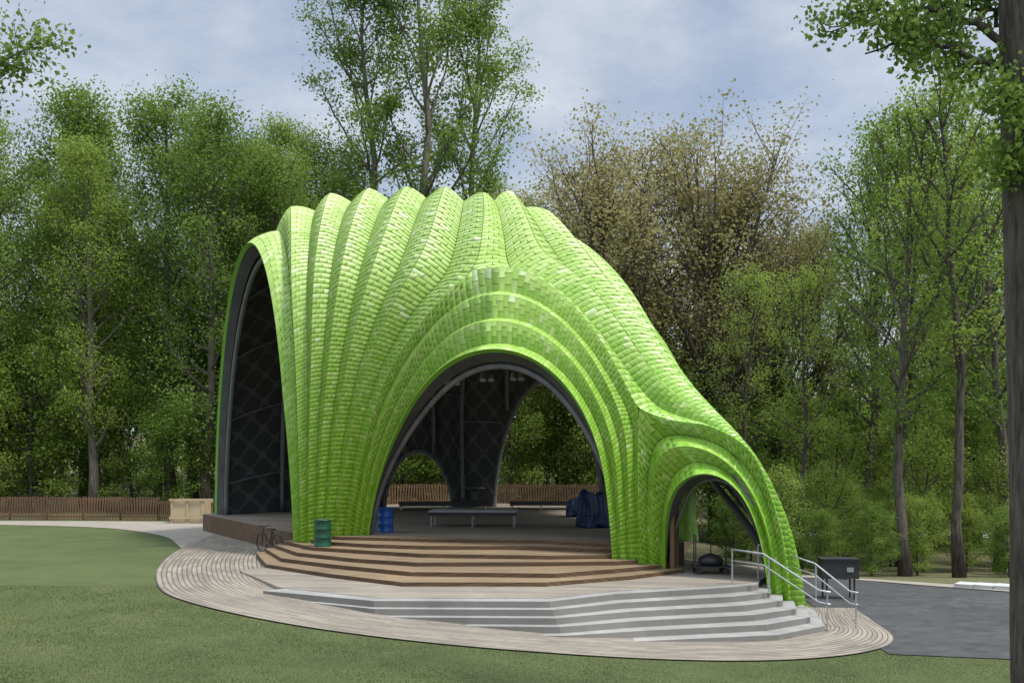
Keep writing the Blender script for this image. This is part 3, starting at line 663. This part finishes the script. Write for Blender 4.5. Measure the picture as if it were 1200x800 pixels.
for i,x in enumerate(np.arange(-50,54,5.2)):
    if x<8: put(('P1','P3','P2')[i%3],x+tr_rng.uniform(-1.5,1.5),84+tr_rng.uniform(-4,6),tr_rng.uniform(21,26))
    else: put(('S1','P3','P1')[i%3],x+tr_rng.uniform(-1.5,1.5),82+tr_rng.uniform(-4,6),tr_rng.uniform(16,20))
for i,x in enumerate(np.arange(-37,40,2.5)): put(('U1' if i%2 else 'U2') if x<11 else ('U3','U1','U2')[i%3],x+tr_rng.uniform(-1,1),60+tr_rng.uniform(0,9)-(4 if x>16 else 0),tr_rng.uniform(6,11))
for x,y,hh in((14,44,4.5),(19,46,6),(23,47,5.5),(26,44,6),(11,41,4),(29,50,7),(17,52,7),(21,52,8)): put('U3',x,y,hh)
for x,y,hh in((12.5,40.5,2.4),(15,41.5,2.8),(17.5,43,3.2),(20.5,41,2.6),(22.5,43,3.3),(13,46,3),(16,48,4),(19,50,4),(24,41,2.6),(10,45,3),(25,50,4),(12,50,4),(21,46,3.4),(27,47,4)): put('U1' if hh>3 else 'U2',x,y,hh)
r=np.random.default_rng(5); n=170000; cn=1700
cx=r.uniform(-95,95,cn); cy=r.uniform(92,112,cn); cz=r.uniform(0,1,cn)**.8*(17+3*np.sin(cx*.13)-4*S((cx-4)/10)); ci=r.integers(0,cn,n)
C=np.stack([cx[ci],cy[ci],cz[ci]+h(cx[ci],cy[ci])],1)+r.normal(0,1,(n,3))*np.array([1.5,1.5,1.1])
Vv,Ff=leaves(C,.48,r,.4); link(bpy.data.objects.new('far_woods',mesh('far_woods',Vv,Ff,M_lfy,attr=np.clip(r.uniform(.1,.8,cn)[ci]+r.normal(0,.1,n),0,1))),kind='stuff')
def custom_tree(lab,trunk,tr_r,limbs,nleaf,ls,cl,seed,mb,ml):
    r=np.random.default_rng(seed); e=empty('tree',trunk[0],label=lab,cat='tree'); A=Acc(); T_=rs(catmull(trunk),24); A.tube(T_,np.interp(np.linspace(0,1,24),np.linspace(0,1,len(tr_r)),tr_r),20)
    cent=[]
    for lm,lr in limbs:
        P=rs(catmull(lm),14); P[1:-1]+=r.normal(0,.05,(12,3)); A.tube(P,np.linspace(lr,.012,14),7,False); Lm=alen(P)[-1]
        for k in range(int(Lm*7)):
            f=r.uniform(.25,1); q=at(P,f); sd=(P[-1]-P[0])/Lm+r.normal(0,.8,3); sd/=np.linalg.norm(sd); l=r.uniform(.3,.9)*min(1,Lm*.3); e_=q+sd*l
            A.tube([q,(q+e_)/2+r.normal(0,.04,3),e_],[.014,.009,.005],4,False); cent+= [e_,(q+e_)/2]
    cent=np.array(cent); ci=r.integers(0,len(cent),nleaf); C=cent[ci]+r.normal(0,cl,(nleaf,3)); V,F=leaves(C,ls,r,.5)
    link(bpy.data.objects.new('trunk',mesh('trunk',np.concatenate(A.V),A.F,mb,True)),e); link(bpy.data.objects.new('crown',mesh('crown',V,F,ml,attr=np.clip(r.uniform(.2,.8,len(cent))[ci]+r.normal(0,.1,nleaf),0,1))),e); keep(e)
custom_tree('dark rough-barked tree trunk standing on the lawn',[(7.6,14,-.8),(7.5,14,1),(7.42,14,4),(7.3,14,8),(7.22,14,12),(7.2,14.2,17)],[.5,.41,.39,.38,.35,.25],
 [([(7.2,14,8.6),(6.6,13.9,9.2),(5.9,14,9.5),(5.0,14.1,9.4)],.06),([(7.2,14,9.2),(6.4,14.3,10.0),(5.5,14.4,10.2),(4.8,14.4,9.9)],.07),([(7.2,14,8.2),(6.9,13.6,8.6),(6.4,13.4,8.3)],.04),([(7.2,14,9.4),(6.8,14.5,10.2),(6.2,15,10.2)],.05),([(7.2,14,7.6),(6.95,13.7,7.9),(6.7,13.6,7.6)],.025),([(7.2,14,10.5),(8.2,13.5,11.5),(9.3,13,12)],.08),([(7.2,14,12),(6,15,14),(5,15.5,15)],.1),([(7.2,14,12.5),(8,13,14.5),(9,12,16)],.1)],10500,.09,.15,3,M_bark2,M_lfd)
custom_tree('leafy tree at the side of the lawn',[(-16.5,24,.1),(-16.4,24,5),(-16.2,24,10),(-16,24,16)],[.35,.3,.25,.1],
 [([(-16.2,24,9.5),(-14.5,23.8,11.5),(-12.6,23.8,13),(-11.3,23.8,13.5)],.1),([(-16.2,24,9),(-14.5,23.5,10.9),(-12.9,23.6,12.1),(-12.1,23.8,12.4)],.09),([(-16.2,24,11),(-14.5,24.5,13),(-12.8,24.5,14)],.09),([(-16,24,12),(-17,25,15),(-18,26,17)],.1),([(-16,24,12),(-18.5,23.5,14),(-20,23,15)],.1)],6500,.13,.2,4,M_bark,M_lfd)
r=np.random.default_rng(9); n=210000
x=r.uniform(-15,14,n); y=15+ r.uniform(0,1,n)**1.3*12
m=~inpoly(x,y,[tuple(p) for p in rs(catmull(np.array(bw_out)),80)]+[(8,40),(-8,50)])
m&=~inpoly(x,y,road_n+road_f[::-1]); x=x[m];y=y[m];n=len(x)
z=h(x,y); a=r.uniform(0,6.28,n); hh=r.uniform(.015,.036,n)*(1+.3*np.sin(x*1.3)*np.sin(y*1.7)); w=.0045
d=np.stack([np.cos(a),np.sin(a),0*a],1)*w; base=np.stack([x,y,z],1); lean=r.normal(0,.018,(n,3)); lean[:,2]=0
Vg=np.stack([base-d,base+d,base+lean+np.stack([0*x,0*x,hh],1)],1).reshape(-1,3)
link(bpy.data.objects.new('grass',mesh('grass',Vg,np.arange(3*n).reshape(n,3),M_grass,attr=np.clip(.5+.2*np.sin(x*.9+y*.4)*np.sin(y*.8)+r.normal(0,.15,n),0,1))),kind='stuff')
# ------------------------------------------------------------------ light, sky, camera
to=Vector((.42,-.22,.88)).normalized()
sd=bpy.data.lights.new('sun','SUN'); sd.energy=3.6; sd.angle=math.radians(8); sd.color=(1,.955,.88)
so=bpy.data.objects.new('sun',sd); so.rotation_euler=to.to_track_quat('Z','Y').to_euler(); COL.objects.link(so)
W=bpy.data.worlds.new('World'); scn.world=W; W.use_nodes=True; nt=W.node_tree; bg=nt.nodes['Background']
sky=nd(nt,'ShaderNodeTexSky',sky_type='NISHITA'); sky.sun_disc=False; sky.sun_elevation=math.asin(to.z); sky.sun_rotation=math.atan2(to.x,to.y)
tc=nd(nt,'ShaderNodeTexCoord').outputs['Generated']; sp=nd(nt,'ShaderNodeSeparateXYZ'); nt.links.new(tc,sp.inputs[0])
den=math_(nt,'ADD',math_(nt,'MAXIMUM',sp.outputs[2],0.0),.22)
cbn=nd(nt,'ShaderNodeCombineXYZ'); nt.links.new(math_(nt,'DIVIDE',sp.outputs[0],den),cbn.inputs[0]); nt.links.new(math_(nt,'DIVIDE',sp.outputs[1],den),cbn.inputs[1])
nf=noisef(nt,cbn.outputs[0],1.1,7,.6)
cl=mixc(nt,ramp(nt,noisef(nt,cbn.outputs[0],2.3,6,.6),[(.38,(0,0,0)),(.62,(1,1,1))]),(2.9,3.45,4.4),(4.7,5.05,5.6))
zen=math_(nt,'ADD',1.0,math_(nt,'MULTIPLY',math_(nt,'SMOOTH_MIN',math_(nt,'MAXIMUM',math_(nt,'SUBTRACT',sp.outputs[2],.42),0.0),.4,.1),5.5))
vm=nd(nt,'ShaderNodeVectorMath',operation='SCALE'); nt.links.new(cl,vm.inputs[0]); nt.links.new(zen,vm.inputs['Scale'])
fac=ramp(nt,nf,[(.40,(.62,.62,.62)),(.56,(1,1,1))])
nt.links.new(mixc(nt,fac,sky.outputs[0],vm.outputs[0]),bg.inputs[0]); bg.inputs[1].default_value=.15
cam=bpy.data.cameras.new('camera'); co=bpy.data.objects.new('camera',cam); COL.objects.link(co); co.location=(0,0,3.7); co.rotation_euler=(math.radians(90),0,0)
cam.lens=35; cam.sensor_width=36; cam.shift_y=.1125; cam.clip_end=3000; scn.camera=co
scn.view_settings.view_transform='Standard'; scn.view_settings.look='None'; scn.view_settings.exposure=0
